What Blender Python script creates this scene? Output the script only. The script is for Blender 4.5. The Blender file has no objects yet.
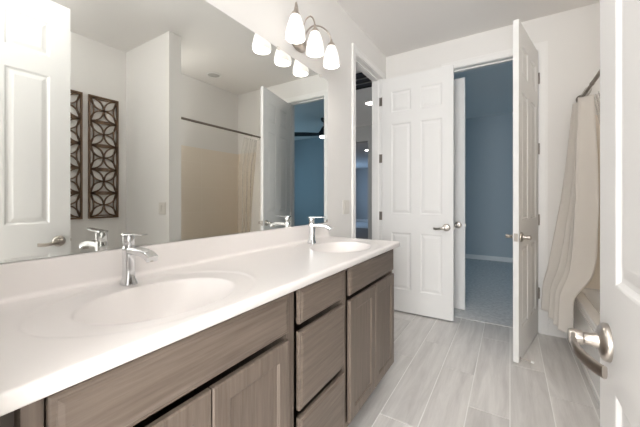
import bpy, bmesh, math, random
from mathutils import Vector, Matrix
random.seed(7)
SC = bpy.context.scene
COL = SC.collection

# ---------------------------------------------------------------- camera
TH = math.atan(190/304.5)
cd = bpy.data.cameras.new('camera')
cd.sensor_width = 36; cd.lens = 304.5/640*36; cd.shift_y = -14.5/640; cd.clip_start = 0.02
cam = bpy.data.objects.new('camera', cd); COL.objects.link(cam)
cam.location = (1.17, 0, 1.165); cam.rotation_euler = (math.pi/2, 0, TH)
SC.camera = cam

# ---------------------------------------------------------------- world, lights, exposure
w = bpy.data.worlds.new('world'); SC.world = w; w.use_nodes = True
w.node_tree.nodes['Background'].inputs[0].default_value = (0.6, 0.7, 0.9, 1)
w.node_tree.nodes['Background'].inputs[1].default_value = 0.3

def area(name, loc, rot, sx, sy, power, col, spread=180):
    l = bpy.data.lights.new(name, 'AREA'); l.shape = 'RECTANGLE'; l.size = sx; l.size_y = sy
    l.energy = power; l.color = col; l.spread = math.radians(spread)
    o = bpy.data.objects.new(name, l); COL.objects.link(o); o.location = loc; o.rotation_euler = rot
    return o
H90 = math.pi/2
ENTRY_W = 102
area('bedroom_daylight_standin', (4.10, 5.0, 1.5), (0, H90, 0), 1.3, 2.0, 6, (0.42, 0.74, 1.0))  # added area lamp standing in for daylight from an unseen window
area('entry_room_fill', (1.6, -2.6, 1.55), (H90, 0, 0), 2.4, 1.7, ENTRY_W, (0.985, 0.995, 1.0))  # fill light added behind the camera; the window is assumed
area('far_room_daylight_standin', (-5.9, 12.5, 1.5), (0, -H90, 0), 1.6, 2.0, 15, (0.42, 0.66, 1.0))  # added lamp in place of unseen blue daylight in the far room
area('hall_fill', (-5.9, 4.2, 1.5), (0, -H90, 0), 1.6, 1.6, 36, (0.95, 0.98, 1.0))  # neutral fill added to brighten the hall; the window is assumed
SHADE_EMIT = 10.5
FILL_GLOBE_EMIT = 6.2
ALCOVE_FILL_EMIT = 4.9
SC.view_settings.view_transform = 'Standard'; SC.view_settings.look = 'None'
SC.view_settings.gamma = 1; SC.view_settings.use_curve_mapping = False
SC.view_settings.exposure = 1.07
SC.cycles.max_bounces = 14; SC.cycles.diffuse_bounces = 8; SC.cycles.glossy_bounces = 6
SC.cycles.transmission_bounces = 8; SC.cycles.transparent_max_bounces = 12
SC.cycles.sample_clamp_indirect = 6.0; SC.cycles.use_denoising = True
SC.cycles.caustics_reflective = False

# ---------------------------------------------------------------- materials
def mat(name, col, rough=0.5, metal=0.0, spec=0.5, coat=0.0, var=0.0, vscale=8.0, bump=0.0, bscale=200.0):
    m = bpy.data.materials.new(name); m.use_nodes = True
    nt = m.node_tree; b = nt.nodes['Principled BSDF']
    b.inputs['Base Color'].default_value = (*col, 1); b.inputs['Roughness'].default_value = rough
    b.inputs['Metallic'].default_value = metal; b.inputs['Specular IOR Level'].default_value = spec
    b.inputs['Coat Weight'].default_value = coat; b.inputs['Coat Roughness'].default_value = 0.08
    tc = nt.nodes.new('ShaderNodeTexCoord')
    if var > 0:
        n = nt.nodes.new('ShaderNodeTexNoise'); n.inputs['Scale'].default_value = vscale; n.inputs['Detail'].default_value = 4
        nt.links.new(tc.outputs['Object'], n.inputs['Vector'])
        mx = nt.nodes.new('ShaderNodeMix'); mx.data_type = 'RGBA'
        mx.inputs[6].default_value = (*[c*(1-var) for c in col], 1); mx.inputs[7].default_value = (*[min(1, c*(1+var)) for c in col], 1)
        nt.links.new(n.outputs['Fac'], mx.inputs[0]); nt.links.new(mx.outputs[2], b.inputs['Base Color'])
    if bump > 0:
        n2 = nt.nodes.new('ShaderNodeTexNoise'); n2.inputs['Scale'].default_value = bscale; n2.inputs['Detail'].default_value = 3
        nt.links.new(tc.outputs['Object'], n2.inputs['Vector'])
        bp = nt.nodes.new('ShaderNodeBump'); bp.inputs['Strength'].default_value = bump; bp.inputs['Distance'].default_value = 0.002
        nt.links.new(n2.outputs['Fac'], bp.inputs['Height']); nt.links.new(bp.outputs[0], b.inputs['Normal'])
    return m

def wood_mat(name, c1, c2, scale, rough=0.42, attr=None):
    """fine streaky grain; scale is small along the grain"""
    m = bpy.data.materials.new(name); m.use_nodes = True
    nt = m.node_tree; L = nt.links; b = nt.nodes['Principled BSDF']; b.inputs['Roughness'].default_value = rough
    tc = nt.nodes.new('ShaderNodeTexCoord'); mp = nt.nodes.new('ShaderNodeMapping'); mp.inputs['Scale'].default_value = scale
    L.new(tc.outputs['Object'], mp.inputs[0])
    vec = mp.outputs[0]
    if attr:
        at = nt.nodes.new('ShaderNodeAttribute'); at.attribute_name = attr
        sc = nt.nodes.new('ShaderNodeVectorMath'); sc.operation = 'SCALE'; sc.inputs['Scale'].default_value = 40
        cmb = nt.nodes.new('ShaderNodeCombineXYZ')
        for i in range(3): L.new(at.outputs['Fac'], cmb.inputs[i])
        L.new(cmb.outputs[0], sc.inputs[0])
        ad = nt.nodes.new('ShaderNodeVectorMath'); L.new(vec, ad.inputs[0]); L.new(sc.outputs[0], ad.inputs[1]); vec = ad.outputs[0]
    n = nt.nodes.new('ShaderNodeTexNoise'); n.inputs['Scale'].default_value = 1; n.inputs['Detail'].default_value = 6; n.inputs['Roughness'].default_value = 0.65
    n.inputs['Distortion'].default_value = 0.35
    L.new(vec, n.inputs['Vector'])
    r = nt.nodes.new('ShaderNodeValToRGB'); r.color_ramp.elements[0].position = 0.32; r.color_ramp.elements[1].position = 0.68
    r.color_ramp.elements[0].color = (*c1, 1); r.color_ramp.elements[1].color = (*c2, 1)
    L.new(n.outputs['Fac'], r.inputs[0])
    out = r.outputs[0]
    if attr:
        mr = nt.nodes.new('ShaderNodeMapRange'); mr.inputs[3].default_value = 0.86; mr.inputs[4].default_value = 1.04
        L.new(at.outputs['Fac'], mr.inputs[0])
        mu = nt.nodes.new('ShaderNodeVectorMath'); mu.operation = 'SCALE'
        L.new(out, mu.inputs[0]); L.new(mr.outputs[0], mu.inputs['Scale']); out = mu.outputs[0]
    L.new(out, b.inputs['Base Color'])
    bp = nt.nodes.new('ShaderNodeBump'); bp.inputs['Strength'].default_value = 0.08; bp.inputs['Distance'].default_value = 0.001
    L.new(n.outputs['Fac'], bp.inputs['Height']); L.new(bp.outputs[0], b.inputs['Normal'])
    return m

M = {}
M['wall'] = mat('wall_paint', (0.80, 0.785, 0.765), 0.85, bump=0.10, bscale=120, spec=0.25)
M['bedwall'] = mat('bedroom_wall_daylight_tint', (0.50, 0.55, 0.58), 0.85, bump=0.1, bscale=120, spec=0.2)  # blue cast of the daylight partly put into the wall colour
M['ceiling'] = mat('ceiling_paint', (0.85, 0.83, 0.81), 0.9, bump=0.12, bscale=90, spec=0.2)
M['hallwall'] = mat('hall_paint', (0.50, 0.50, 0.49), 0.85, bump=0.1, bscale=120, spec=0.2)
M['trim'] = mat('white_trim_paint', (0.84, 0.83, 0.815), 0.42)
M['door'] = mat('white_door_paint', (0.79, 0.785, 0.775), 0.6, bump=0.03, bscale=60)
M['grout'] = mat('grout', (0.90, 0.89, 0.87), 0.9, bump=0.2)
M['plank'] = wood_mat('wood_look_plank_tile', (0.60, 0.575, 0.555), (0.82, 0.80, 0.775), (16, 1.5, 1), 0.36, 'tone')
M['cab_v'] = wood_mat('stained_maple_upright_grain', (0.128, 0.098, 0.077), (0.200, 0.160, 0.130), (40, 85, 4), 0.40)
M['cab_h'] = wood_mat('stained_maple_level_grain', (0.128, 0.098, 0.077), (0.200, 0.160, 0.130), (40, 4, 85), 0.40)
M['cab_in'] = mat('cabinet_frame_stain', (0.085, 0.067, 0.057), 0.5)
M['marble'] = mat('cultured_marble', (0.855, 0.82, 0.80), 0.30, spec=0.5, coat=0.08, var=0.012, vscale=6)
M['chrome'] = mat('polished_chrome', (0.72, 0.73, 0.74), 0.07, 1.0)
M['nickel'] = mat('satin_nickel', (0.50, 0.46, 0.42), 0.30, 1.0)
M['hinge'] = mat('aged_nickel_hinge', (0.30, 0.27, 0.24), 0.4, 0.8)
M['nickel_d'] = mat('brushed_nickel_arm', (0.52, 0.46, 0.41), 0.30, 1.0)
M['mirror'] = mat('mirror_silvering', (0.88, 0.895, 0.87), 0.0, 1.0)
M['glassedge'] = mat('mirror_edge', (0.25, 0.29, 0.27), 0.2, 0.6)
M['bronze'] = mat('bronze_brown_art', (0.135, 0.080, 0.046), 0.5, var=0.3, vscale=30)
M['tub'] = mat('tub_acrylic', (0.80, 0.79, 0.77), 0.15, coat=0.3)
M['plate'] = mat('switch_plastic', (0.70, 0.67, 0.62), 0.35)
M['black'] = mat('black_metal', (0.012, 0.013, 0.015), 0.5)
M['rodmetal'] = mat('dark_rod_metal', (0.22, 0.19, 0.165), 0.35, 0.9)
M['rubber'] = mat('white_rubber', (0.8, 0.8, 0.78), 0.6)
M['carpet'] = mat('plush_carpet', (0.66, 0.65, 0.64), 0.95, var=0.35, vscale=30, bump=0.9, bscale=160, spec=0.1)
M['hallfloor'] = mat('hall_tile', (0.22, 0.18, 0.15), 0.5, var=0.1)
M['lens'] = mat('frosted_downlight_lens', (0.55, 0.54, 0.52), 0.4)

def tile_mat():
    m = mat('shower_surround_tile', (0.76, 0.68, 0.59), 0.22, coat=0.2)
    nt = m.node_tree; L = nt.links; b = nt.nodes['Principled BSDF']
    tc = nt.nodes.new('ShaderNodeTexCoord'); sx = nt.nodes.new('ShaderNodeSeparateXYZ'); L.new(tc.outputs['Object'], sx.inputs[0])
    ad = nt.nodes.new('ShaderNodeMath'); L.new(sx.outputs[0], ad.inputs[0]); L.new(sx.outputs[1], ad.inputs[1])
    cb = nt.nodes.new('ShaderNodeCombineXYZ'); L.new(ad.outputs[0], cb.inputs[0]); L.new(sx.outputs[2], cb.inputs[1])
    br = nt.nodes.new('ShaderNodeTexBrick'); L.new(cb.outputs[0], br.inputs['Vector'])
    br.offset = 0; br.inputs['Scale'].default_value = 1; br.inputs['Brick Width'].default_value = 0.33; br.inputs['Row Height'].default_value = 0.33
    br.inputs['Mortar Size'].default_value = 0.003; br.inputs['Color1'].default_value = (0.86, 0.78, 0.68, 1)
    br.inputs['Color2'].default_value = (0.85, 0.77, 0.67, 1); br.inputs['Mortar'].default_value = (0.88, 0.81, 0.72, 1)
    L.new(br.outputs['Color'], b.inputs['Base Color'])
    return m
M['tile'] = tile_mat()

def emis(name, col, s, base=(0.9, 0.9, 0.88)):
    m = mat(name, base, 0.35)
    b = m.node_tree.nodes['Principled BSDF']
    b.inputs['Emission Color'].default_value = (*col, 1); b.inputs['Emission Strength'].default_value = s
    return m
M['shade'] = emis('lit_frosted_glass', (1.0, 0.95, 0.90), SHADE_EMIT*0.034, (0.62, 0.61, 0.59))
def translucent_part(m, f):
    nt = m.node_tree; b = nt.nodes['Principled BSDF']; out = nt.nodes['Material Output']
    t = nt.nodes.new('ShaderNodeBsdfTranslucent'); t.inputs[0].default_value = (0.95, 0.91, 0.87, 1)
    ad = nt.nodes.new('ShaderNodeMixShader'); ad.inputs[0].default_value = f
    nt.links.new(b.outputs[0], ad.inputs[1]); nt.links.new(t.outputs[0], ad.inputs[2]); nt.links.new(ad.outputs[0], out.inputs[0])
translucent_part(M['shade'], 0.07)
M['alcove'] = emis('alcove_fill_glow', (1.0, 0.97, 0.92), ALCOVE_FILL_EMIT)  # glow of the fill light added in the alcove
M['bulb'] = emis('glowing_bulb', (1.0, 0.93, 0.87), SHADE_EMIT*3.0)
M['globe_fill'] = emis('fill_globe_glow', (1.0, 0.99, 0.975), FILL_GLOBE_EMIT*1.1)  # glow of the fill globes added near the entry
M['globe_fill_dim'] = emis('fill_globe_glow_dim', (1.0, 0.99, 0.975), FILL_GLOBE_EMIT*0.72)
M['led'] = emis('lit_led_disc', (0.9, 0.95, 1.0), 4.0)
M['canlight'] = emis('lit_downlight', (1.0, 0.97, 0.9), 14.0)

def cloth_mat(name, col, trans, transp=0.0, rough=0.8):
    m = bpy.data.materials.new(name); m.use_nodes = True
    nt = m.node_tree; L = nt.links; b = nt.nodes['Principled BSDF']; out = nt.nodes['Material Output']
    b.inputs['Base Color'].default_value = (*col, 1); b.inputs['Roughness'].default_value = rough
    t = nt.nodes.new('ShaderNodeBsdfTranslucent'); t.inputs[0].default_value = (*col, 1)
    mx = nt.nodes.new('ShaderNodeMixShader'); mx.inputs[0].default_value = trans
    L.new(b.outputs[0], mx.inputs[1]); L.new(t.outputs[0], mx.inputs[2])
    last = mx
    if transp > 0:
        tr = nt.nodes.new('ShaderNodeBsdfTransparent'); m2 = nt.nodes.new('ShaderNodeMixShader'); m2.inputs[0].default_value = transp
        L.new(mx.outputs[0], m2.inputs[1]); L.new(tr.outputs[0], m2.inputs[2]); last = m2
    tc = nt.nodes.new('ShaderNodeTexCoord')
    wv = nt.nodes.new('ShaderNodeTexNoise'); wv.inputs['Scale'].default_value = 350
    L.new(tc.outputs['Object'], wv.inputs['Vector'])
    bp = nt.nodes.new('ShaderNodeBump'); bp.inputs['Strength'].default_value = 0.15; bp.inputs['Distance'].default_value = 0.001
    L.new(wv.outputs['Fac'], bp.inputs['Height']); L.new(bp.outputs[0], b.inputs['Normal'])
    L.new(last.outputs[0], out.inputs[0])
    return m
M['curtain'] = cloth_mat('curtain_cotton', (0.90, 0.87, 0.83), 0.42)
M['liner'] = cloth_mat('clear_vinyl_liner', (0.80, 0.76, 0.71), 0.3, 0.72, 0.12)

# ---------------------------------------------------------------- helpers
def finish(name, bm, material, parent=None, smooth=None, bevel=0.0, segs=2, origin=None):
    if not isinstance(material, (list, tuple)): material = [material]
    bmesh.ops.recalc_face_normals(bm, faces=bm.faces[:])
    if origin is not None:
        bmesh.ops.translate(bm, verts=bm.verts[:], vec=-Vector(origin))
    me = bpy.data.meshes.new(name); bm.to_mesh(me); bm.free()
    for m in material: me.materials.append(m)
    o = bpy.data.objects.new(name, me); COL.objects.link(o)
    if origin is not None: o.location = origin
    if parent is not None: o.parent = parent
    if smooth is not None:
        for p in me.polygons: p.use_smooth = True
        if smooth < 180:
            bm2 = bmesh.new(); bm2.from_mesh(me)
            lim = math.radians(smooth)
            for e in bm2.edges:
                if len(e.link_faces) == 2 and e.calc_face_angle(0) > lim: e.smooth = False
            bm2.to_mesh(me); bm2.free()
    if bevel > 0:
        md = o.modifiers.new('bevel', 'BEVEL'); md.width = bevel; md.segments = segs; md.limit_method = 'ANGLE'; md.angle_limit = math.radians(40)
        md.harden_normals = False
    return o

def tag(o, label=None, cat=None, group=None, kind=None):
    if label: o['label'] = label
    if cat: o['category'] = cat
    if group: o['group'] = group
    if kind: o['kind'] = kind
    return o

def empty(name, loc=(0, 0, 0), rz=0.0):
    o = bpy.data.objects.new(name, None); COL.objects.link(o); o.location = loc; o.rotation_euler = (0, 0, rz)
    o.empty_display_size = 0.05
    return o

def box(bm, x0, x1, y0, y1, z0, z1, mi=0):
    v = [bm.verts.new(p) for p in ((x0,y0,z0),(x1,y0,z0),(x1,y1,z0),(x0,y1,z0),(x0,y0,z1),(x1,y0,z1),(x1,y1,z1),(x0,y1,z1))]
    for f in ((0,3,2,1),(4,5,6,7),(0,1,5,4),(1,2,6,5),(2,3,7,6),(3,0,4,7)):
        bm.faces.new([v[i] for i in f]).material_index = mi
    return v

def boxes(lst):
    bm = bmesh.new()
    for b in lst: box(bm, *b)
    return bm

def loft(bm, rings, cap=True, closed=True, mi=0):
    V = [[bm.verts.new(p) for p in r] for r in rings]
    n = len(V[0])
    for a, b in zip(V, V[1:]):
        for i in range(n if closed else n-1):
            j = (i+1) % n
            bm.faces.new((a[i], a[j], b[j], b[i])).material_index = mi
    if cap:
        bm.faces.new(V[0][::-1]).material_index = mi; bm.faces.new(V[-1]).material_index = mi
    return V

def lathe(bm, prof, mtx=Matrix(), n=28, cap=True, sx=1, sy=1, mi=0):
    """prof: (radius, height) along local z"""
    rings = [[mtx @ Vector((max(r, 1e-5)*sx*math.cos(math.tau*i/n), max(r, 1e-5)*sy*math.sin(math.tau*i/n), h)) for i in range(n)] for r, h in prof]
    loft(bm, rings, cap, mi=mi)

def tube(bm, pts, rad, n=12, cap=True, flat=None):
    """round tube along pts; rad number or list; flat=(w,h) lists for an oval/flat section"""
    P = [Vector(p) for p in pts]; rings = []; up = Vector((0, 0, 1)); prev = None
    for i, p in enumerate(P):
        t = (P[min(i+1, len(P)-1)] - P[max(i-1, 0)]).normalized()
        if prev is None:
            a = t.cross(up)
            if a.length < 1e-3: a = t.cross(Vector((1, 0, 0)))
            a.normalize()
        else:
            a = (prev - t*prev.dot(t)).normalized()
        prev = a; b = t.cross(a).normalized()
        r = rad[i] if isinstance(rad, (list, tuple)) else rad
        rings.append([p + a*(r*math.cos(math.tau*k/n)) + b*(r*math.sin(math.tau*k/n)) for k in range(n)])
    loft(bm, rings, cap)

def smooth_path(pts, sub=6):
    P = [Vector(p) for p in pts]; out = []
    for i in range(len(P)-1):
        p0 = P[max(i-1, 0)]; p1 = P[i]; p2 = P[i+1]; p3 = P[min(i+2, len(P)-1)]
        for k in range(sub):
            t = k/sub
            out.append(0.5*((2*p1) + (p2-p0)*t + (2*p0-5*p1+4*p2-p3)*t*t + (3*p1-p0-3*p2+p3)*t**3))
    out.append(P[-1]); return out

def rrect(cx, cy, w, h, r, n=4):
    pts = []
    for qx, qy, a0 in ((1, 1, 0), (-1, 1, 90), (-1, -1, 180), (1, -1, 270)):
        for k in range(n+1):
            a = math.radians(a0 + 90*k/n)
            pts.append((cx + qx*(w/2-r) + r*math.cos(a), cy + qy*(h/2-r) + r*math.sin(a)))
    return pts

def nested(bm, P, u0, u1, v0, v1, prof, mi=0):
    """rings of a rectangle; P(u,v,d)->point; prof = [(inset, depth)...]; last ring is filled. returns verts of first ring"""
    prev = None; first = None
    for ins, d in prof:
        r = [bm.verts.new(P(u, v, d)) for u, v in ((u0+ins, v0+ins), (u1-ins, v0+ins), (u1-ins, v1-ins), (u0+ins, v1-ins))]
        if prev:
            for i in range(4):
                j = (i+1) % 4; bm.faces.new((prev[i], prev[j], r[j], r[i])).material_index = mi
        else: first = r
        prev = r
    bm.faces.new(prev).material_index = mi
    return first

# ================================================================ THE SETTING
HC = 2.743                      # ceiling height
YB = 3.26; YF = 0.10; XR = 2.35 # inner faces
DH = 2.455                      # opening height

def struct(name, bm, m, label=None, cat=None, **k):
    o = finish(name, bm, m, **k); tag(o, label, cat, kind='structure'); return o

# floor: plank tiles over a grout bed, one mesh
bm = bmesh.new()
lay = bm.faces.layers.float.new('tone')
box(bm, -0.0, XR, -0.03, YB, -0.10, -0.003, 1)
offs = {-0.6: 2.585, -0.4: 2.25, -0.2: 2.905, 0.0: 2.53, 0.2: 2.25}
g = 0.0027
xs = [round(1.17 + 0.2*k - 0.0, 3) for k in range(-6, 7)]
for k in range(-6, 6):
    xa = max(1.17 + 0.2*k, 0.0); xb = min(1.17 + 0.2*(k+1), XR)
    if xb - xa < 0.01: continue
    a = round(0.2*k, 1)
    off = offs.get(a, 2.585 + 0.34*(k % 3))
    y = off - 1.01*4
    while y < YB:
        ya = max(y, -0.03); yb = min(y+1.01, YB)
        if yb - ya > 0.01:
            n0 = len(bm.faces)
            t = random.random()
            box(bm, xa+g, xb-g, ya+g, yb-g, -0.008, 0.0, 0)
            bm.faces.ensure_lookup_table()
            for f in bm.faces[n0:]: f[lay] = t
        y += 1.01
struct('floor', bm, [M['plank'], M['grout']], 'greige wood-look plank tile floor of the bathroom', 'floor')
struct('floor_bedroom', boxes([(-0.0, 4.3, YB, 6.75, -0.10, 0.004)]), M['carpet'], 'grey carpet on the bedroom floor', 'floor')
struct('floor_hall', boxes([(-6.0, -0.0, 2.2, 11.2, -0.1, 0.0)]), M['hallfloor'])
struct('floor_far_room', boxes([(-6.0, -0.0, 11.2, 15.2, -0.1, 0.004)]), M['carpet'])
struct('floor_entry', boxes([(-1.5, 3.6, -3.3, -0.03, -0.1, 0.0)]), M['carpet'])
struct('ceiling', boxes([(-6.2, 4.5, -3.4, 15.3, HC, HC+0.1)]), M['ceiling'], 'pale painted ceiling', 'ceiling')

def wall_x(x0, x1, ya, yb, hole=None):      # runs along y
    if not hole: return boxes([(x0, x1, ya, yb, -0.1, HC)])
    h0, h1, ht = hole
    return boxes([(x0, x1, ya, h0, -0.1, HC), (x0, x1, h1, yb, -0.1, HC), (x0, x1, h0, h1, ht, HC)])
def wall_y(y0, y1, xa, xb, hole=None):
    if not hole: return boxes([(xa, xb, y0, y1, -0.1, HC)])
    h0, h1, ht = hole
    return boxes([(xa, h0, y0, y1, -0.1, HC), (h1, xb, y0, y1, -0.1, HC), (h0, h1, y0, y1, ht, HC)])
LD = (2.445, 3.15); BD = (0.635, 1.395); FD = (0.585, 1.385)
struct('wall_left', wall_x(-0.105, 0, -0.03, 3.39, (LD[0], LD[1], DH+0.018)), M['wall'], 'left wall above the vanity with the mirror and side doorway', 'wall')
struct('wall_back', wall_y(YB, 3.39, 0, 4.3, (BD[0], BD[1], DH+0.018)), M['wall'], 'back wall with the bedroom doorway', 'wall')
struct('wall_right', wall_x(XR, 2.48, -0.03, YB), M['wall'], 'right wall carrying the carved art panels', 'wall')
struct('wall_front', wall_y(-0.03, YF, 0, XR, (FD[0], FD[1], DH+0.018)), M['wall'], 'front wall around the entry doorway', 'wall')
struct('wall_alcove', boxes([(1.56, XR, 1.676, 1.80, 0, HC)]), M['wall'], 'short wall closing the near end of the bathtub', 'wall')
struct('wall_bedroom_left', wall_x(-0.13, 0, 3.39, 6.75), M['bedwall'])
struct('wall_bedroom_back', wall_y(6.6, 6.75, 0, 4.3), M['bedwall'], 'far bedroom wall in blue daylight', 'wall')
struct('wall_bedroom_right', wall_x(4.2, 4.3, 3.39, 6.6), M['bedwall'])
struct('wall_hall_front', wall_y(2.2, 2.36, -6.0, -0.13), M['hallwall'])
struct('wall_hall_back', boxes([(-1.42, -0.13, 6.1, 6.25, 0, HC), (-6.0, -1.42, 6.1, 6.25, 2.42, HC)]), M['hallwall'])
struct('wall_hall_left', wall_x(-6.12, -6.0, 2.2, 15.2), M['hallwall'])
struct('wall_far_room', boxes([(-6.0, 0.0, 14.5, 14.65, 0, HC), (-0.13, 0.0, 6.75, 14.5, 0, HC)]), M['hallwall'])
struct('wall_entry', boxes([(-1.5, 3.6, -3.3, -3.2, 0, HC), (-1.6, -1.5, -3.3, -0.03, 0, HC), (3.6, 3.7, -3.3, -0.03, 0, HC),
                            (-1.5, 0.0, -0.15, -0.03, 0, HC), (XR, 3.6, -0.15, -0.03, 0, HC)]), M['wall'])

# jambs and casings: one profile, mitred look
CW = 0.062
def casing_run(bm, place, a0, a1, h, thick=0.016, w=CW, right=True, left=True):
    """place(a, depth, z). legs and head with a stepped profile"""
    def seg(au0, au1, z0, z1, axis):
        # three steps: inner bead, flat, outer back-band
        if axis == 'v':
            inner = au0 if au0 > au1 else au0
            s = 1 if au1 > au0 else -1
            for f0, f1, t in ((0, 0.22, 0.011), (0.22, 0.72, 0.0135), (0.72, 1.0, thick)):
                p0 = au0 + s*w*f0; p1 = au0 + s*w*f1
                pb(bm, place, min(p0, p1), max(p0, p1), 0, t, z0, z1 + w*f0)
        else:
            for f0, f1, t in ((0, 0.22, 0.011), (0.22, 0.72, 0.0135), (0.72, 1.0, thick)):
                pb(bm, place, au0 - w*f1, au1 + w*f1, 0, t, z0 + w*f0, z0 + w*f1)
    if left: seg(a0, a0 - w, 0, h, 'v')
    if right: seg(a1, a1 + w, 0, h, 'v')
    seg(a0, a1, h, h, 'h')
def pb(bm, place, a0, a1, d0, d1, z0, z1):
    ps = [place(a, d, z) for z in (z0, z1) for a, d in ((a0, d0), (a1, d0), (a1, d1), (a0, d1))]
    v = [bm.verts.new(p) for p in ps]
    for f in ((0,3,2,1),(4,5,6,7),(0,1,5,4),(1,2,6,5),(2,3,7,6),(3,0,4,7)): bm.faces.new([v[i] for i in f])

def door_frame(name, place, h0, h1, label, thick=0.13, both=True, stopd=0.05):
    """jamb lining of an opening h0..h1 (rough), casing on room side; place(a, depth into room, z)"""
    bm = bmesh.new(); j = 0.018
    pb(bm, place, h0, h0+j, -thick, 0, 0, DH); pb(bm, place, h1-j, h1, -thick, 0, 0, DH)
    pb(bm, place, h0, h1, -thick, 0, DH, DH+j)
    # stop strips
    pb(bm, place, h0+j, h0+j+0.011, -stopd-0.03, -stopd, 0, DH); pb(bm, place, h1-j-0.011, h1-j, -stopd-0.03, -stopd, 0, DH)
    pb(bm, place, h0+j, h1-j, -stopd-0.03, -stopd, DH-0.011, DH)
    casing_run(bm, place, h0+j-0.006, h1-j+0.006, DH+0.004)
    if both:
        casing_run(bm, lambda a, d, z: place(a, -thick-d, z), h0+j-0.006, h1-j+0.006, DH+0.004)
    return struct(name, bm, M['trim'], label, 'door trim')
door_frame('trim_1', lambda a, d, z: Vector((d, a, z)), *LD, 'white casing around the narrow doorway past the vanity', thick=0.105, stopd=0.04)
door_frame('trim_2', lambda a, d, z: Vector((a, YB-d, z)), *BD, 'white casing around the bedroom doorway')
door_frame('trim_3', lambda a, d, z: Vector((a, YF+d, z)), *FD, 'white casing around the entry doorway', both=False)

def baseboard(name, place, a0, a1, label=None, k=1.0):
    bm = bmesh.new()
    pb(bm, place, a0, a1, 0, 0.013, 0, 0.10*k); pb(bm, place, a0, a1, 0, 0.010, 0.10*k, 0.118*k); pb(bm, place, a0, a1, 0, 0.006, 0.118*k, 0.128*k)
    return struct(name, bm, M['trim'], label, 'baseboard' if label else None)
baseboard('baseboard_left', lambda a, d, z: Vector((d, a, z)), 1.975, LD[0]-CW+0.012, 'white baseboard on the left wall past the vanity')
baseboard('baseboard_back', lambda a, d, z: Vector((a, YB-d, z)), BD[1]+CW-0.010, 1.575, 'white baseboard on the back wall beneath the curtain')
baseboard('baseboard_back_left', lambda a, d, z: Vector((a, YB-d, z)), 0.02, BD[0]-CW+0.012, 'white baseboard behind the open six-panel door')
baseboard('baseboard_right', lambda a, d, z: Vector((XR-d, a, z)), 0.12, 1.676)
baseboard('baseboard_bedroom', lambda a, d, z: Vector((a, 6.6-d, z)), 0.0, 4.2, 'white baseboard along the far bedroom wall', 0.68)
baseboard('baseboard_far_room', lambda a, d, z: Vector((a, 14.5-d, z)), -6.0, -0.13)

# ---------------------------------------------------------------- doors
def lever_set(parent, x, z, side, direction):
    """on door local face y = side*0.0175; lever points along local x * direction"""
    T = 0.0175
    nrm = Vector((0, side, 0))
    R = nrm.to_track_quat('Z', 'Y').to_matrix().to_4x4()
    base = Matrix.Translation((x, side*T, z)) @ R
    bm = bmesh.new()
    lathe(bm, [(0.0145, 0.008), (0.0135, 0.020), (0.0115, 0.024), (0.0115, 0.036), (0.0135, 0.038), (0.0145, 0.055), (0.0125, 0.059), (0.002, 0.060)], base, 24)
    path = smooth_path([(-0.006, 0.050, 0.001), (0.018, 0.054, -0.002), (0.045, 0.053, -0.007), (0.070, 0.044, -0.012), (0.096, 0.034, -0.013), (0.112, 0.027, -0.011)], 5)
    rings = []
    n = len(path)
    for i, p in enumerate(path):
        q = path[min(i+1, n-1)] - path[max(i-1, 0)]; q.normalize()
        a = Vector((-q.y, q.x, 0)).normalized()         # thickness direction
        f = i/(n-1)
        hh = 0.0125*(1-0.15*f); tt = 0.0042
        ring = []
        for k in range(12):
            ang = math.tau*k/12
            cx_ = math.copysign(abs(math.cos(ang))**0.6, math.cos(ang)); sz_ = math.copysign(abs(math.sin(ang))**0.6, math.sin(ang))
            l = p + a*(tt*cx_) + Vector((0, 0, hh*sz_))
            ring.append(Vector((x + direction*l.x, side*(T + l.y), z + l.z)))
        rings.append(ring)
    loft(bm, rings)
    h = finish('door_handle', bm, M['nickel'], parent, smooth=40)
    bm = bmesh.new()
    lathe(bm, [(0.035, 0.0), (0.035, 0.005), (0.0335, 0.009), (0.028, 0.0125), (0.018, 0.015), (0.001, 0.015)], base, 36)
    finish('rose', bm, M['nickel'], h, smooth=50)
    return h

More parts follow.
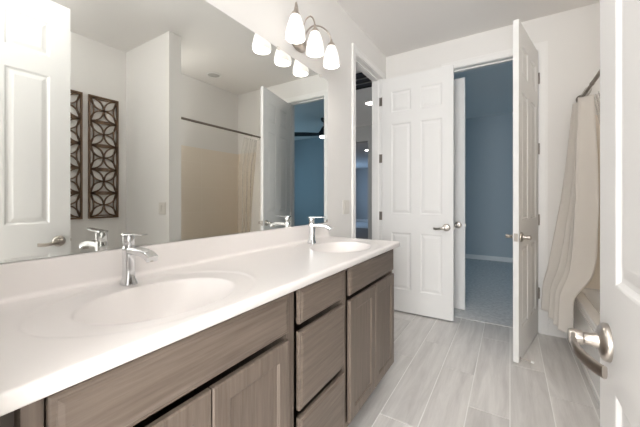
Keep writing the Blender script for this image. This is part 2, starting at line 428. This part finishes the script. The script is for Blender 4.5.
def make_door(name, W, loc, rz, label, cols, sides=(1, -1), hinge_side=1, edge_label=None, zb=0.012, knob_d=0.062, cat='door', hinges=True):
    H = 2.43; T = 0.0175
    root = empty(name, loc, rz); tag(root, label, cat, kind='structure')
    xs_ = [0.0] + list(cols) + [W]
    zs_ = [zb, 0.235, 0.82, 1.01, 1.947, 2.067, 2.285, zb+H-0.012]
    bm = bmesh.new()
    for side in (1, -1):
        P = lambda u, v, d: Vector((u, side*(T-d), v))
        for i in range(len(xs_)-1):
            for j in range(len(zs_)-1):
                u0, u1, v0, v1 = xs_[i], xs_[i+1], zs_[j], zs_[j+1]
                if i % 2 == 1 and j % 2 == 1:
                    nested(bm, P, u0, u1, v0, v1, [(0, 0), (0.004, 0.001), (0.011, 0.0065), (0.017, 0.0075), (0.020, 0.0075), (0.040, 0.0025), (0.044, 0.002)])
                else:
                    bm.faces.new([bm.verts.new(P(u, v, 0)) for u, v in ((u0, v0), (u1, v0), (u1, v1), (u0, v1))])
    z1 = zs_[-1]
    for i in range(len(xs_)-1):
        for z in (zb, z1):
            bm.faces.new([bm.verts.new(p) for p in ((xs_[i], -T, z), (xs_[i+1], -T, z), (xs_[i+1], T, z), (xs_[i], T, z))])
    for j in range(len(zs_)-1):
        for x in (0, W):
            bm.faces.new([bm.verts.new(p) for p in ((x, -T, zs_[j]), (x, T, zs_[j]), (x, T, zs_[j+1]), (x, -T, zs_[j+1]))])
    bmesh.ops.remove_doubles(bm, verts=bm.verts[:], dist=1e-5)
    leaf = finish('door_panel', bm, M['door'], root)
    for s in sides: lever_set(root, W-knob_d, 0.893, s, -1)
    bm = bmesh.new(); box(bm, W-0.001, W+0.0015, -0.012, 0.012, 0.893-0.028, 0.893+0.028); box(bm, W, W+0.009, -0.006, 0.006, 0.893-0.009, 0.893+0.009)
    finish('latch_plate', bm, M['nickel'], root)
    if hinges:
        for z in (0.35, 0.985, 1.60, 2.21):
            bm = bmesh.new()
            lathe(bm, [(0.006, -0.047), (0.0065, -0.045), (0.0065, 0.045), (0.006, 0.047)], Matrix.Translation((-0.008, hinge_side*(T+0.004), z)), 12)
            box(bm, -0.004, 0.0, -T+0.004, T, z-0.045, z+0.045)
            # jamb-side plate folded flat against the frame
            box(bm, -0.046, -0.012, min(hinge_side*(T-.0015), hinge_side*(T+.0012)), max(hinge_side*(T-.0015), hinge_side*(T+.0012)), z-0.045, z+0.045)
            finish('hinge', bm, M['hinge'], root, smooth=40)
    return root
# door_1: opened from the narrow left doorway, lying parallel to the back wall
make_door('door_1', 0.700, (0.018, 3.112, 0), math.radians(0.3), 'open white six-panel door standing in front of the back wall beside the bedroom doorway', (0.098, 0.305, 0.395, 0.602), hinge_side=1)
# door_2: bedroom door swung into the bathroom
ang2 = math.atan2(-0.683, -0.155)
d2 = make_door('door_2', 0.700, (1.360, 3.238, 0), ang2, 'white six-panel bedroom door swung toward the viewer, seen nearly edge-on', (0.098, 0.305, 0.395, 0.602), hinge_side=1)
# door_3: entry door beside the camera
make_door('door_3', 0.728, (1.328+0.0175, 0.113, 0), H90, 'near white door cropped by the right edge of the photo, big nickel lever', (0.105, 0.315, 0.413, 0.623), hinge_side=-1)
# door_4: leaf standing in the bedroom, past the doorway
make_door('door_4', 0.705, (0.068, 3.50, 0), math.radians(0.0), 'white door in the bedroom glimpsed as a narrow strip behind the open door', (0.098, 0.305, 0.395, 0.607), hinge_side=-1, knob_d=0.066)

# little stop on the back of door_2
bm = bmesh.new()
lathe(bm, [(0.011, 0), (0.011, 0.004), (0.0045, 0.006), (0.0045, 0.068)], Matrix.Translation((0.665, 0.0175, 0.035)) @ Matrix.Rotation(-H90, 4, 'X'), 14)
st = finish('door_stop', bm, M['nickel'], d2, smooth=40)
bm = bmesh.new()
lathe(bm, [(0.007, 0.066), (0.008, 0.070), (0.008, 0.080), (0.005, 0.084)], Matrix.Translation((0.665, 0.0175, 0.035)) @ Matrix.Rotation(-H90, 4, 'X'), 14)
tp = finish('rubber_tip', bm, M['rubber'], st, smooth=40)

# ================================================================ VANITY
XF = 0.525      # face frame plane
def front(name, y0, y1, z0, z1, kind, parent, label=None):
    """overlay drawer front or door, closing back at XF+0.001"""
    t = 0.0175
    P = lambda u, v, d: Vector((XF + 0.0015 + d, u, v))
    bm = bmesh.new()
    if kind == 'door':
        prof = [(0, 0), (0, t-0.004), (0.004, t), (0.052, t), (0.0535, t-0.002), (0.057, t-0.0028), (0.059, t-0.006), (0.061, t-0.0063)]
    else:
        prof = [(0, 0), (0, 0.0115), (0.003, 0.0135), (0.009, 0.0135), (0.0115, 0.0155), (0.018, 0.017), (0.020, t)]
    first = nested(bm, P, y0, y1, z0, z1, prof)
    bm.faces.new(first[::-1])
    return finish(name, bm, M['cab_v'] if kind == 'door' else M['cab_h'], parent)

def carcass(y0, y1, parent, rails, stiles):
    bm = bmesh.new(); t = 0.016
    box(bm, 0.004, XF-0.02, y0, y0+t, 0.10, 0.852); box(bm, 0.004, XF-0.02, y1-t, y1, 0.10, 0.852)
    box(bm, 0.004, XF-0.02, y0+t, y1-t, 0.10, 0.116); box(bm, 0.004, 0.012, y0+t, y1-t, 0.116, 0.852)
    finish('cabinet_body', bm, M['cab_v'], parent)
    bm = bmesh.new()
    for a, b in stiles: box(bm, XF-0.02, XF, a, b, 0.10, 0.852)
    ys = sorted(stiles)
    for za, zb_ in rails:
        for s0, s1 in zip(ys, ys[1:]): box(bm, XF-0.02, XF, s0[1], s1[0], za, zb_)
    finish('face_frame', bm, M['cab_v'], parent)
    bm = bmesh.new(); box(bm, 0.43, 0.445, y0+0.001, y1-0.001, 0.001, 0.10)
    finish('toe_kick', bm, M['cab_in'], parent)

v1 = empty('vanity_cabinet', (0, 0.155, 0)); v1.location = (0, 0, 0)
tag(v1, 'nearest double-door section of the grey-brown vanity under the large sink', 'cabinet', 'grey-brown vanity cabinets')
carcass(0.155, 0.843, v1, [(0.10, 0.128)], [(0.155, 0.183), (0.817, 0.8435)])
front('drawer_front', 0.185, 0.813, 0.716, 0.845, 'drawer', v1)
front('cabinet_door', 0.185, 0.4985, 0.125, 0.692, 'door', v1)
front('cabinet_door', 0.5025, 0.813, 0.125, 0.692, 'door', v1)

v2 = empty('vanity_drawer_cabinet'); tag(v2, 'three-drawer middle section of the grey-brown vanity', 'cabinet', 'grey-brown vanity cabinets')
carcass(0.844, 1.244, v2, [(0.10, 0.128)], [(0.844, 0.859), (1.224, 1.244)])
front('drawer', 0.873, 1.219, 0.722, 0.845, 'drawer', v2)
front('drawer', 0.873, 1.219, 0.415, 0.694, 'drawer', v2)
front('drawer', 0.873, 1.219, 0.125, 0.388, 'drawer', v2)

v3 = empty('vanity_cabinet'); tag(v3, 'farthest double-door section of the grey-brown vanity under the smaller-looking far sink', 'cabinet', 'grey-brown vanity cabinets')
carcass(1.245, 1.915, v3, [(0.10, 0.128)], [(1.245, 1.257), (1.890, 1.915)])
front('drawer_front', 1.270, 1.895, 0.716, 0.845, 'drawer', v3)
front('cabinet_door', 1.270, 1.5805, 0.125, 0.692, 'door', v3)
front('cabinet_door', 1.5845, 1.895, 0.125, 0.692, 'door', v3)

bm = bmesh.new(); box(bm, 0.004, 0.500, YF+0.002, 0.1535, 0.10, 0.850)
tag(finish('filler_panel', bm, M['cab_in']), 'dark vanity filler panel at the lower left corner of the photo', 'cabinet panel')

# countertop with two moulded bowls: a height field with a rounded nose
CT = 0.888; CB = 0.857; XN = 0.562
S1 = (0.322, 0.512); S2 = (0.322, 1.598)
def sst(a, b, x):
    t = max(0, min(1, (x-a)/(b-a))); return t*t*(3-2*t)
def top_z(x, y):
    z = CT
    for cx_, cy_ in (S1, S2):
        dx, dy = x-cx_, y-cy_
        r = math.hypot(dx/0.162, dy/0.212)
        R = math.hypot((dx+0.02)/0.232, dy/0.305)
        z -= 0.0042*(1 - sst(0.975, 1.0, R))              # shallow outer recess
        if r < 1.06:
            q = min(r, 1.0)
            z -= 0.135*(1 - q**2.6)**0.85 if q < 1 else 0
            z -= 0.003*(1 - sst(0.98, 1.035, r))
    return z
prof = []
nx = 96
for i in range(nx+1): prof.append((0.003 + (XN-0.012-0.003)*i/nx, None))
for k in range(1, 9):
    a = math.radians(90 - 90*k/8*1.0); prof.append((XN-0.012 + 0.012*math.cos(a), CT-0.012 + 0.012*math.sin(a)))
prof.append((XN, CB+0.004)); prof.append((XN-0.004, CB)); prof.append((0.47, CB))
bm = bmesh.new()
Y0 = YF+0.001; Y1 = 1.965; ny = 372
grid = []
ylist = [Y0 + (Y1-Y0-0.008)*j/ny for j in range(ny+1)]
for j, y in enumerate(ylist):
    grid.append([bm.verts.new((x, y, top_z(x, y) if z is None else z)) for x, z in prof])
# right end: small round then down
for k in range(1, 6):
    a = math.radians(90*k/5); yy = Y1-0.008+0.008*math.sin(a); dz = 0.008*(1-math.cos(a))
    row = []
    for x, z in prof:
        zz = (CT if z is None else z)
        row.append(bm.verts.new((x if x < XN-0.012 else XN-0.012+(x-XN+0.012)*(1-0.2*math.sin(a)), yy, min(zz, CT-dz) if zz > CB+0.01 else zz)))
    grid.append(row)
row = []
for x, z in prof:
    row.append(bm.verts.new((grid[-1][len(row)].co.x, Y1, CB if z is None or z > CB else z)))
grid.append(row)
for a, b in zip(grid, grid[1:]):
    for i in range(len(a)-1): bm.faces.new((a[i], a[i+1], b[i+1], b[i]))
ct = finish('vanity_countertop', bm, M['marble'], smooth=50)
tag(ct, 'long glossy white cultured marble countertop with two moulded oval sinks', 'countertop')
bm = bmesh.new()
bp_prof = [(0.002, 0.888), (0.002, 0.990), (0.017, 0.990), (0.020, 0.988), (0.021, 0.984), (0.0215, 0.902), (0.024, 0.895), (0.031, 0.8895), (0.036, 0.8882), (0.036, 0.885), (0.002, 0.885)]
loft(bm, [[Vector((x, y, z)) for x, z in bp_prof] for y in (Y0, Y1)])
finish('backsplash', bm, M['marble'], ct, smooth=35)
for S in (S1, S2):
    bm = bmesh.new()
    zc = top_z(*S)
    lathe(bm, [(0.001, 0.006), (0.014, 0.006), (0.016, 0.003), (0.022, 0.003), (0.023, 0.0)], Matrix.Translation((S[0], S[1], zc)), 24)
    finish('sink_drain', bm, M['chrome'], ct, smooth=40)['label'] = 'chrome sink drain'

# mirror
bm = bmesh.new(); box(bm, 0.0015, 0.0065, 0.112, 1.975, 0.992, 2.058)
for f in bm.faces:
    n = f.calc_center_median(); f.material_index = 0 if abs(n.x-0.0065) < 1e-5 else 1
mir = finish('wall_mirror', bm, [M['mirror'], M['glassedge']])
tag(mir, 'wide frameless wall mirror above the double vanity', 'mirror')
for y in (0.55, 1.40, 1.87):
    bm = bmesh.new(); box(bm, 0.001, 0.0095, y-0.011, y+0.011, 2.0585, 2.068); box(bm, 0.007, 0.0095, y-0.011, y+0.011, 2.048, 2.0585)
    finish('mirror_clip', bm, M['plate'], mir)

# faucets
def make_faucet(y, label):
    root = empty('faucet', (0.101, y, 0.8845)); tag(root, label, 'faucet', 'chrome single-handle faucets')
    bm = bmesh.new()
    rings = []
    for z, w_, d_, cx_ in ((0, .052, .056, 0), (.004, .052, .056, 0), (.012, .047, .050, 0), (.022, .040, .044, 0), (.06, .037, .042, .001), (.092, .039, .044, .002), (.118, .041, .046, .002), (.126, .038, .043, .002)):
        rings.append([Vector((px_, py_, z)) for px_, py_ in rrect(cx_+.002, 0, d_*.86, w_*.80, 0.010)])
    loft(bm, rings)
    finish('faucet_body', bm, M['chrome'], root, smooth=45)
    bm = bmesh.new(); rings = []
    sp_path = smooth_path([(0.008, 0, 0.112), (0.05, 0, 0.114), (0.095, 0, 0.112), (0.125, 0, 0.106), (0.143, 0, 0.097)], 4)
    for i, p in enumerate(sp_path):
        q = (sp_path[min(i+1, len(sp_path)-1)] - sp_path[max(i-1, 0)]).normalized(); nn = Vector((-q.z, 0, q.x)); f = i/(len(sp_path)-1)
        rings.append([p + nn*b + Vector((0, a, 0)) for a, b in rrect(0, 0, 0.028+0.006*f, 0.021, 0.004, 3)])
    loft(bm, rings)
    sp = finish('spout', bm, M['chrome'], root, smooth=45)
    bm = bmesh.new(); lathe(bm, [(0.0105, 0), (0.0105, 0.006), (0.008, 0.0062), (0.001, 0.0062)], Matrix.Translation((0.130, 0, 0.0885)), 20)
    finish('aerator', bm, M['nickel'], sp, smooth=40)
    bm = bmesh.new()
    lathe(bm, [(0.0165, 0.126), (0.0165, 0.130), (0.0175, 0.132), (0.0175, 0.156), (0.0165, 0.160)], Matrix.Translation((0.002, 0, 0)), 28)
    finish('valve_cap', bm, M['chrome'], root, smooth=40)
    bm = bmesh.new(); rings = []
    for f in [i/12 for i in range(13)]:
        x = -0.017 + 0.118*f; z = 0.1635 + 0.006*f*f
        w_ = 0.033*(1-0.30*f) if f > 0.02 else 0.030; h_ = 0.0075*(1-0.45*f)
        if f > 0.98: w_ *= .8
        rings.append([Vector((x, a, z+b)) for a, b in rrect(0, 0, w_, h_, min(0.0019, h_*.45), 2)])
    loft(bm, rings)
    finish('lever_handle', bm, M['chrome'], root, smooth=45)
    return root
make_faucet(0.518, 'large near chrome faucet behind the closest sink')
make_faucet(1.612, 'chrome faucet behind the far sink, near the mirror end')

# vanity light
vl = empty('vanity_light', (0, 1.60, 2.19)); vl.location = (0, 0, 0)
tag(vl, 'three-shade brushed nickel vanity light glowing over the mirror', 'wall light')
bm = bmesh.new()
lathe(bm, [(0.080, 0.0015), (0.080, 0.006), (0.074, 0.014), (0.050, 0.022), (0.024, 0.026), (0.018, 0.030), (0.001, 0.030)], Matrix.Translation((0, 1.60, 2.185)) @ Matrix.Rotation(H90, 4, 'Y'), 36, sx=0.75, sy=1.15)
finish('backplate', bm, M['nickel_d'], vl, smooth=40)
XS = 0.135
for ys_ in (1.395, 1.600, 1.805):
    dy = ys_ - 1.60
    bm = bmesh.new()
    hx, hy = 0.028, 1.60 + dy*0.10
    pts = [(hx+(XS-hx)*f, hy+(ys_-hy)*f, z) for f, z in ((0, 2.195), (.06, 2.225), (.16, 2.268), (.34, 2.308), (.60, 2.320), (.82, 2.306), (.96, 2.272), (1.0, 2.228))]
    tube(bm, smooth_path(pts, 6), 0.0048, 10)
    arm = finish('arm', bm, M['nickel_d'], vl, smooth=60)
    bm = bmesh.new()
    lathe(bm, [(0.006, 2.256), (0.007, 2.246), (0.010, 2.236), (0.022, 2.222), (0.028, 2.210), (0.028, 2.206), (0.0245, 2.206)], Matrix.Translation((XS, ys_, 0)), 28)
    finish('shade_holder', bm, M['nickel_d'], arm, smooth=40)
    bm = bmesh.new()
    outer = [(0.0245, 2.212), (0.030, 2.204), (0.038, 2.185), (0.047, 2.158), (0.054, 2.132), (0.0595, 2.105), (0.0615, 2.088), (0.0590, 2.074)]
    outer = [(r*0.95, h) for r, h in outer]
    inner = [(r-0.0035, h) for r, h in outer[::-1]]
    lathe(bm, outer + inner, Matrix.Translation((XS, ys_, 0)), 40, cap=False)
    sh = finish('lamp_shade', bm, M['shade'], vl, smooth=60)
    bm = bmesh.new()
    lathe(bm, [(0.001, 2.092), (0.014, 2.095), (0.024, 2.106), (0.027, 2.120), (0.023, 2.136), (0.014, 2.152), (0.012, 2.180), (0.001, 2.181)], Matrix.Translation((XS, ys_, 0)), 24)
    finish('bulb', bm, M['bulb'], sh, smooth=60)

# switches
def switch(name, loc, rz, label):
    root = empty(name, loc, rz); tag(root, label, 'light switch')
    bm = bmesh.new()
    pr = [(0, 0), (0, 0.003), (0.003, 0.006)]
    P = lambda u, v, d: Vector((d, u, v))
    nested(bm, P, -0.058, 0.058, -0.058, 0.058, pr)
    finish('cover_plate', bm, M['plate'], root)
    for c in (-0.023, 0.023):
        bm = bmesh.new()
        loft(bm, [[Vector((0.006, c+a, b)) for a, b in ((-.016, -.033), (.016, -.033), (.016, .033), (-.016, .033))],
                  [Vector((x, c+a, b)) for (a, b), x in zip(((-.0155, -.0325), (.0155, -.0325), (.0155, .0325), (-.0155, .0325)), (0.0075, 0.0075, 0.011, 0.011))]])
        finish('rocker', bm, M['plate'], root, bevel=0.0008)
switch('light_switch', (0.0005, 2.283, 1.097), 0, 'double rocker light switch on the wall between mirror end and narrow doorway')
switch('light_switch', (1.665, 1.6755, 1.075), -H90, 'double rocker light switch seen only in the mirror, on the wall before the bathtub')

# ================================================================ ART PANELS (seen in the mirror)
def make_art(y0, y1, z0, z1, label):
    root = empty('wall_art_panel', (XR-0.004, (y0+y1)/2, z0)); tag(root, label, 'wall art', 'carved brown art panels on the right wall')
    w_ = (y1-y0)/2; Hh = z1-z0; T = 0.018; fw = 0.016
    bm = bmesh.new()
    for b in ((-T, 0, -w_, -w_+fw, 0, Hh), (-T, 0, w_-fw, w_, 0, Hh), (-T, 0, -w_+fw, w_-fw, 0, fw), (-T, 0, -w_+fw, w_-fw, Hh-fw, Hh)): box(bm, *b)
    finish('art_frame', bm, M['bronze'], root)
    bm = bmesh.new()
    def ribbon(pts, wd):
        P = [Vector((0, a, b)) for a, b in pts]; rings = []
        for i, p in enumerate(P):
            t = (P[min(i+1, len(P)-1)]-P[max(i-1, 0)]).normalized(); nn = Vector((0, -t.z, t.y))
            wv = wd if not callable(wd) else wd(i/(len(P)-1))
            rings.append([p+nn*wv/2+Vector((-T*.85, 0, 0)), p-nn*wv/2+Vector((-T*.85, 0, 0)), p-nn*wv/2+Vector((-.002, 0, 0)), p+nn*wv/2+Vector((-.002, 0, 0))])
        loft(bm, rings)
    n = 5; ch = (Hh-2*fw)/n; hw = w_-fw
    for c in range(n):
        zc = fw + ch*(c+0.5); hh = ch/2
        if c: ribbon([(-hw, zc-hh), (hw, zc-hh)], 0.013)
        def bez(p, q, bulge, m=10):
            # arc from p to q with sideways bulge
            (a, b), (e, f) = p, q; dx, dz = e-a, f-b
            return [(a+dx*t-dz*bulge*4*t*(1-t), b+dz*t+dx*bulge*4*t*(1-t)) for t in [i/m for i in range(m+1)]]
        for sx in (-1, 1):
            for sz in (-1, 1):
                for bu in (-.21, .21): ribbon(bez((0, zc), (sx*hw*.97, zc+sz*hh*.96), bu), 0.0115)
        for s in (-1, 1):
            ribbon(bez((-hw, zc+s*hh), (hw, zc+s*hh), -s*0.055, 14), 0.009)
            ribbon(bez((s*hw, zc-hh), (s*hw, zc+hh), s*0.125, 14), 0.009)
    finish('lattice', bm, M['bronze'], root)
make_art(1.325, 1.593, 0.972, 2.190, 'carved brown openwork art panel fully visible in the mirror')
make_art(1.010, 1.276, 0.972, 2.190, 'carved brown openwork art panel partly hidden by the door in the mirror')

# ================================================================ BATHTUB, ROD, CURTAIN
tx0, tx1, ty0, ty1, tz = 1.585, 2.340, 1.803, 3.250, 0.44
tub = empty('bathtub'); tag(tub, 'white built-in bathtub at the back right behind the shower curtain', 'bathtub')
bm = bmesh.new()
cxm, cym = (tx0+tx1)/2, (ty0+ty1)/2
def rr(w_, h_, r, z, dx=0): return [Vector((x, y, z)) for x, y in rrect(cxm+dx, cym, w_, h_, r, 6)]
W_, L_ = tx1-tx0, ty1-ty0
loft(bm, [rr(W_-.02, L_, .005, 0.002), rr(W_-.02, L_, .005, tz-.03), rr(W_-.004, L_, .006, tz-.026), rr(W_, L_, .008, tz-.008), rr(W_-.008, L_-.004, .012, tz),
          rr(W_-.13, L_-.16, .10, tz), rr(W_-.15, L_-.18, .10, tz-.012), rr(W_-.20, L_-.26, .12, tz-.20), rr(W_-.28, L_-.36, .12, tz-.33), rr(W_-.42, L_-.55, .1, tz-.35)])
finish('tub_basin', bm, M['tub'], tub, smooth=50)
bm = bmesh.new()
nested(bm, lambda u, v, d: Vector((tx0+0.010-d, u, v)), ty0+.02, ty1-.02, 0.02, 0.38, [(0, 0), (0, .006), (.03, .006), (.04, .001)])
finish('apron_panel', bm, M['tub'], tub)

ss = empty('shower_surround'); tag(ss, 'beige tiled shower surround around the bathtub, mostly seen in the mirror', 'shower surround')
for nm, b in (('side_wall_tile', (XR-0.012, XR-0.001, 1.803, YB-0.001, tz+.001, 1.84)), ('end_wall_tile', (1.60, XR-0.012, YB-0.012, YB-0.001, tz+.001, 1.84)), ('end_wall_tile', (1.60, XR-0.012, 1.801, 1.812, tz+.001, 1.84))):
    finish(nm, boxes([b]), M['tile'], ss)

rod = empty('shower_curtain_rod'); tag(rod, 'metal shower curtain rod spanning the bathtub alcove', 'curtain rod')
RX, RZ = 1.665, 1.985
bm = bmesh.new()
my = Matrix.Translation((RX, 1.802, RZ)) @ Matrix.Rotation(-H90, 4, 'X')
lathe(bm, [(0.0125, 0.0), (0.0125, 1.05)], my, 20)
finish('rod_tube', bm, M['rodmetal'], rod, smooth=40)
bm = bmesh.new(); lathe(bm, [(0.0105, 1.02), (0.0105, 1.455)], my, 20)
lathe(bm, [(0.014, 1.045), (0.0145, 1.05), (0.0145, 1.065), (0.011, 1.07)], my, 20)
finish('rod_sleeve', bm, M['rodmetal'], rod, smooth=40)
for a, b in ((0.0, 1), (1.4565, -1)):
    bm = bmesh.new(); lathe(bm, [(0.034, a), (0.034, a+b*.006), (0.026, a+b*.020), (0.016, a+b*.040), (0.0135, a+b*.042)], my, 28)
    finish('wall_flange', bm, M['rodmetal'], rod, smooth=40)

def lerp_tab(tab, z):
    for (z0, *v0), (z1, *v1) in zip(tab, tab[1:]):
        if z >= z1:
            t = (z0-z)/(z0-z1); t = max(0, min(1, t))
            return [p+(q-p)*t for p, q in zip(v0, v1)]
    return list(tab[-1][1:])
def curtain_mesh(bm, npl, tab, hem, phase, zmin=None, nz=70, xmax=None):
    """tab rows: z, centre and amplitude at the near edge, centre and amplitude at the wall edge, y near, y wall"""
    ns = npl*16; G = []; zt = tab[0][0]
    for j in range(nz+1):
        f = j/nz; row = []
        for i in range(ns+1):
            s = i/ns; z = zt + (hem(s)-zt)*f
            c0, a0, c1, a1, y0, y1 = lerp_tab(tab, z)
            a = (a0+(a1-a0)*s)*(0.82+0.25*math.sin(s*7.3+phase))
            ph = math.tau*npl*(s + 0.010*math.sin(f*5+s*9)) + phase
            x = c0+(c1-c0)*s + a*math.sin(ph) + 0.12*a*math.sin(2*ph+1.1)
            y = y0+(y1-y0)*s + 0.012*math.sin(2*ph)
            if xmax is not None and z < 0.50: x = min(x, xmax + max(0, z-0.45)*1.2)
            row.append(bm.verts.new((x, y, z)))
        G.append(row)
    for a, b in zip(G, G[1:]):
        for i in range(ns): bm.faces.new((a[i], a[i+1], b[i+1], b[i]))
cur = empty('shower_curtain'); tag(cur, 'off-white fabric shower curtain bunched at the back end of the rod, hanging outside the tub', 'shower curtain')
bm = bmesh.new()
curtain_mesh(bm, 4, [(1.958, 1.662, .050, 1.650, .048, 2.99, 3.215), (1.5, 1.665, .062, 1.622, .064, 2.95, 3.205), (1.16, 1.665, .065, 1.588, .070, 2.91, 3.20), (0.74, 1.645, .065, 1.520, .075, 2.84, 3.19),
    (0.60, 1.620, .060, 1.495, .075, 2.81, 3.19), (0.46, 1.530, .036, 1.450, .060, 2.78, 3.19), (0.1, 1.520, .040, 1.425, .055, 2.74, 3.18)], lambda s: 0.170+0.045*s+.010*math.sin(s*9), 0.4, xmax=1.570)
cl = finish('curtain_fabric', bm, M['curtain'], cur, smooth=180)
md = cl.modifiers.new('thick', 'SOLIDIFY'); md.thickness = 0.0015
md = cl.modifiers.new('soften', 'SMOOTH'); md.iterations = 14; md.factor = 0.5
for i in range(7):
    y = 2.99 + 0.036*i
    bm = bmesh.new()
    tube(bm, [(RX+0.019*math.cos(t), y, RZ-0.008+0.026*math.sin(t)) for t in [math.tau*k/20 for k in range(20)]]+[(RX+0.019, y, RZ-0.008)], 0.0016, 6, cap=False)
    finish('curtain_ring', bm, M['nickel'], cur, smooth=60)
bm = bmesh.new()
curtain_mesh(bm, 5, [(1.955, 1.725, .010, 1.725, .010, 2.80, 3.16), (1.6, 1.80, .02, 1.80, .02, 2.79, 3.16), (0.4, 1.82, .03, 1.82, .03, 2.78, 3.15)], lambda s: 0.452, 2.0)
ln = finish('shower_liner', bm, M['liner'], smooth=180)
tag(ln, 'clear plastic shower liner hanging inside the tub behind the fabric curtain', 'shower liner')

# ================================================================ CEILING FITTINGS, FAN
def downlight(name, x, y, r, m, label):
    root = empty(name, (x, y, HC)); tag(root, label, 'ceiling light')
    bm = bmesh.new(); lathe(bm, [(r, -0.001), (r, -0.006), (r*0.78, -0.010), (r*0.76, -0.004), (r*.76, -0.001)], Matrix(), 32, cap=False)
    finish('trim_ring', bm, M['trim'], root, smooth=40)
    bm = bmesh.new(); lathe(bm, [(r*.75, -0.002), (r*.70, -0.006), (0.001, -0.007)], Matrix(), 32)
    finish('light_lens', bm, m, root, smooth=40)
downlight('recessed_light', 2.04, 2.57, 0.095, M['lens'], 'unlit round recessed light above the bathtub, seen in the mirror')
downlight('recessed_light', -0.78, 4.68, 0.095, M['canlight'], 'nearer lit recessed ceiling light through the narrow left doorway')
downlight('recessed_light', -2.72, 9.15, 0.12, M['canlight'], 'tiny farther lit ceiling light deep through the narrow left doorway')

for gx, gy, lab in ((0.80, 0.45, 'added fill-light globe over the entry end of the vanity, above the frame'), (1.88, 0.46, 'added fill-light globe over the corner behind the near door, outside the frame')):  # unseen globes added to brighten the room
    fl = empty('fill_globe', (gx, gy, HC)); tag(fl, lab, 'ceiling light', 'added fill-light globes')
    bm = bmesh.new(); lathe(bm, [(0.075, -0.001), (0.075, -0.018), (0.06, -0.03), (0.02, -0.035), (0.02, -0.07), (0.06, -0.075), (0.06, -0.10), (0.055, -0.10)], Matrix(), 40); finish('ceiling_mount', bm, M['nickel'], fl, smooth=40)
    bm = bmesh.new(); lathe(bm, [(0.15*math.sin(math.pi*k/20)+.001, -0.24+0.15*math.cos(math.pi*k/20)) for k in range(2, 21)], Matrix(), 40); finish('glow_globe', bm, M['globe_fill'] if gx < 1.5 else M['globe_fill_dim'], fl, smooth=60)

sc_ = empty('alcove_fill_light', (1.98, 1.802, 2.28)); tag(sc_, 'long added fill light high inside the bathtub alcove, out of sight', 'wall light')  # unseen lamp added to lift the light around the bathtub
finish('fill_light_backplate', boxes([(-.30, .30, 0, .015, -.05, .05)]), M['nickel'], sc_, bevel=.004)
bm = bmesh.new(); loft(bm, [[Vector((x, .016+.055*math.sin(math.pi*k/12), .055*math.cos(math.pi*k/12))) for k in range(13)] for x in (-.28, .28)]); finish('fill_light_tube', bm, M['alcove'], sc_, smooth=40)

vt = empty('ceiling_vent', (-0.47, 3.74, HC)); tag(vt, 'dark slatted return-air vent in the ceiling through the narrow left doorway', 'vent')
finish('vent_frame', boxes([(-.25, .25, -.25, -.225, -.012, -.001), (-.25, .25, .225, .25, -.012, -.001), (-.25, -.225, -.225, .225, -.012, -.001), (.225, .25, -.225, .225, -.012, -.001)]), M['black'], vt)
finish('vent_back', boxes([(-.225, .225, -.225, .225, -.003, -.001)]), M['black'], vt)
for k in (-1, 1):
    finish('vent_bar', boxes([(-.225, .225, k*.08-.012, k*.08+.012, -.012, -.003)]), M['nickel'], vt)

fan = empty('ceiling_fan', (1.92, 5.10, 0)); tag(fan, 'black ceiling fan with a lit white lamp in the bedroom, seen in the mirror', 'ceiling fan')
bm = bmesh.new(); lathe(bm, [(0.075, HC-0.001), (0.075, HC-0.03), (0.055, HC-0.065), (0.02, HC-0.085)], Matrix(), 28); finish('canopy', bm, M['black'], fan, smooth=40)
bm = bmesh.new(); lathe(bm, [(0.02, HC-0.07), (0.02, 2.56)], Matrix(), 14); finish('downrod', bm, M['black'], fan, smooth=40)
bm = bmesh.new(); lathe(bm, [(0.02, 2.60), (0.05, 2.57), (0.09, 2.50), (0.125, 2.45), (0.13, 2.41), (0.12, 2.39)], Matrix(), 32); finish('motor_housing', bm, M['black'], fan, smooth=40)
bm = bmesh.new(); lathe(bm, [(0.10, 2.39), (0.095, 2.365), (0.001, 2.358)], Matrix(), 32); finish('fan_lamp', bm, M['led'], fan, smooth=40)['label'] = 'lit white fan lamp'
for k in range(3):
    a0 = math.radians(-31 + 120*k)
    R = Matrix.Rotation(a0, 4, 'Z'); bm = bmesh.new(); rings = []
    for f in [i/10 for i in range(11)]:
        r_ = 0.10+0.56*f; wv = 0.05+0.03*math.sin(min(1, f*1.5)*H90); tilt = -0.22
        rings.append([R @ Vector((r_, c_*wv, 2.425 + c_*wv*tilt + dz)) for c_, dz in ((-1, 0), (1, 0), (1, .012), (-1, .012))])
    loft(bm, rings); finish('fan_blade', bm, M['black'], fan, smooth=40)
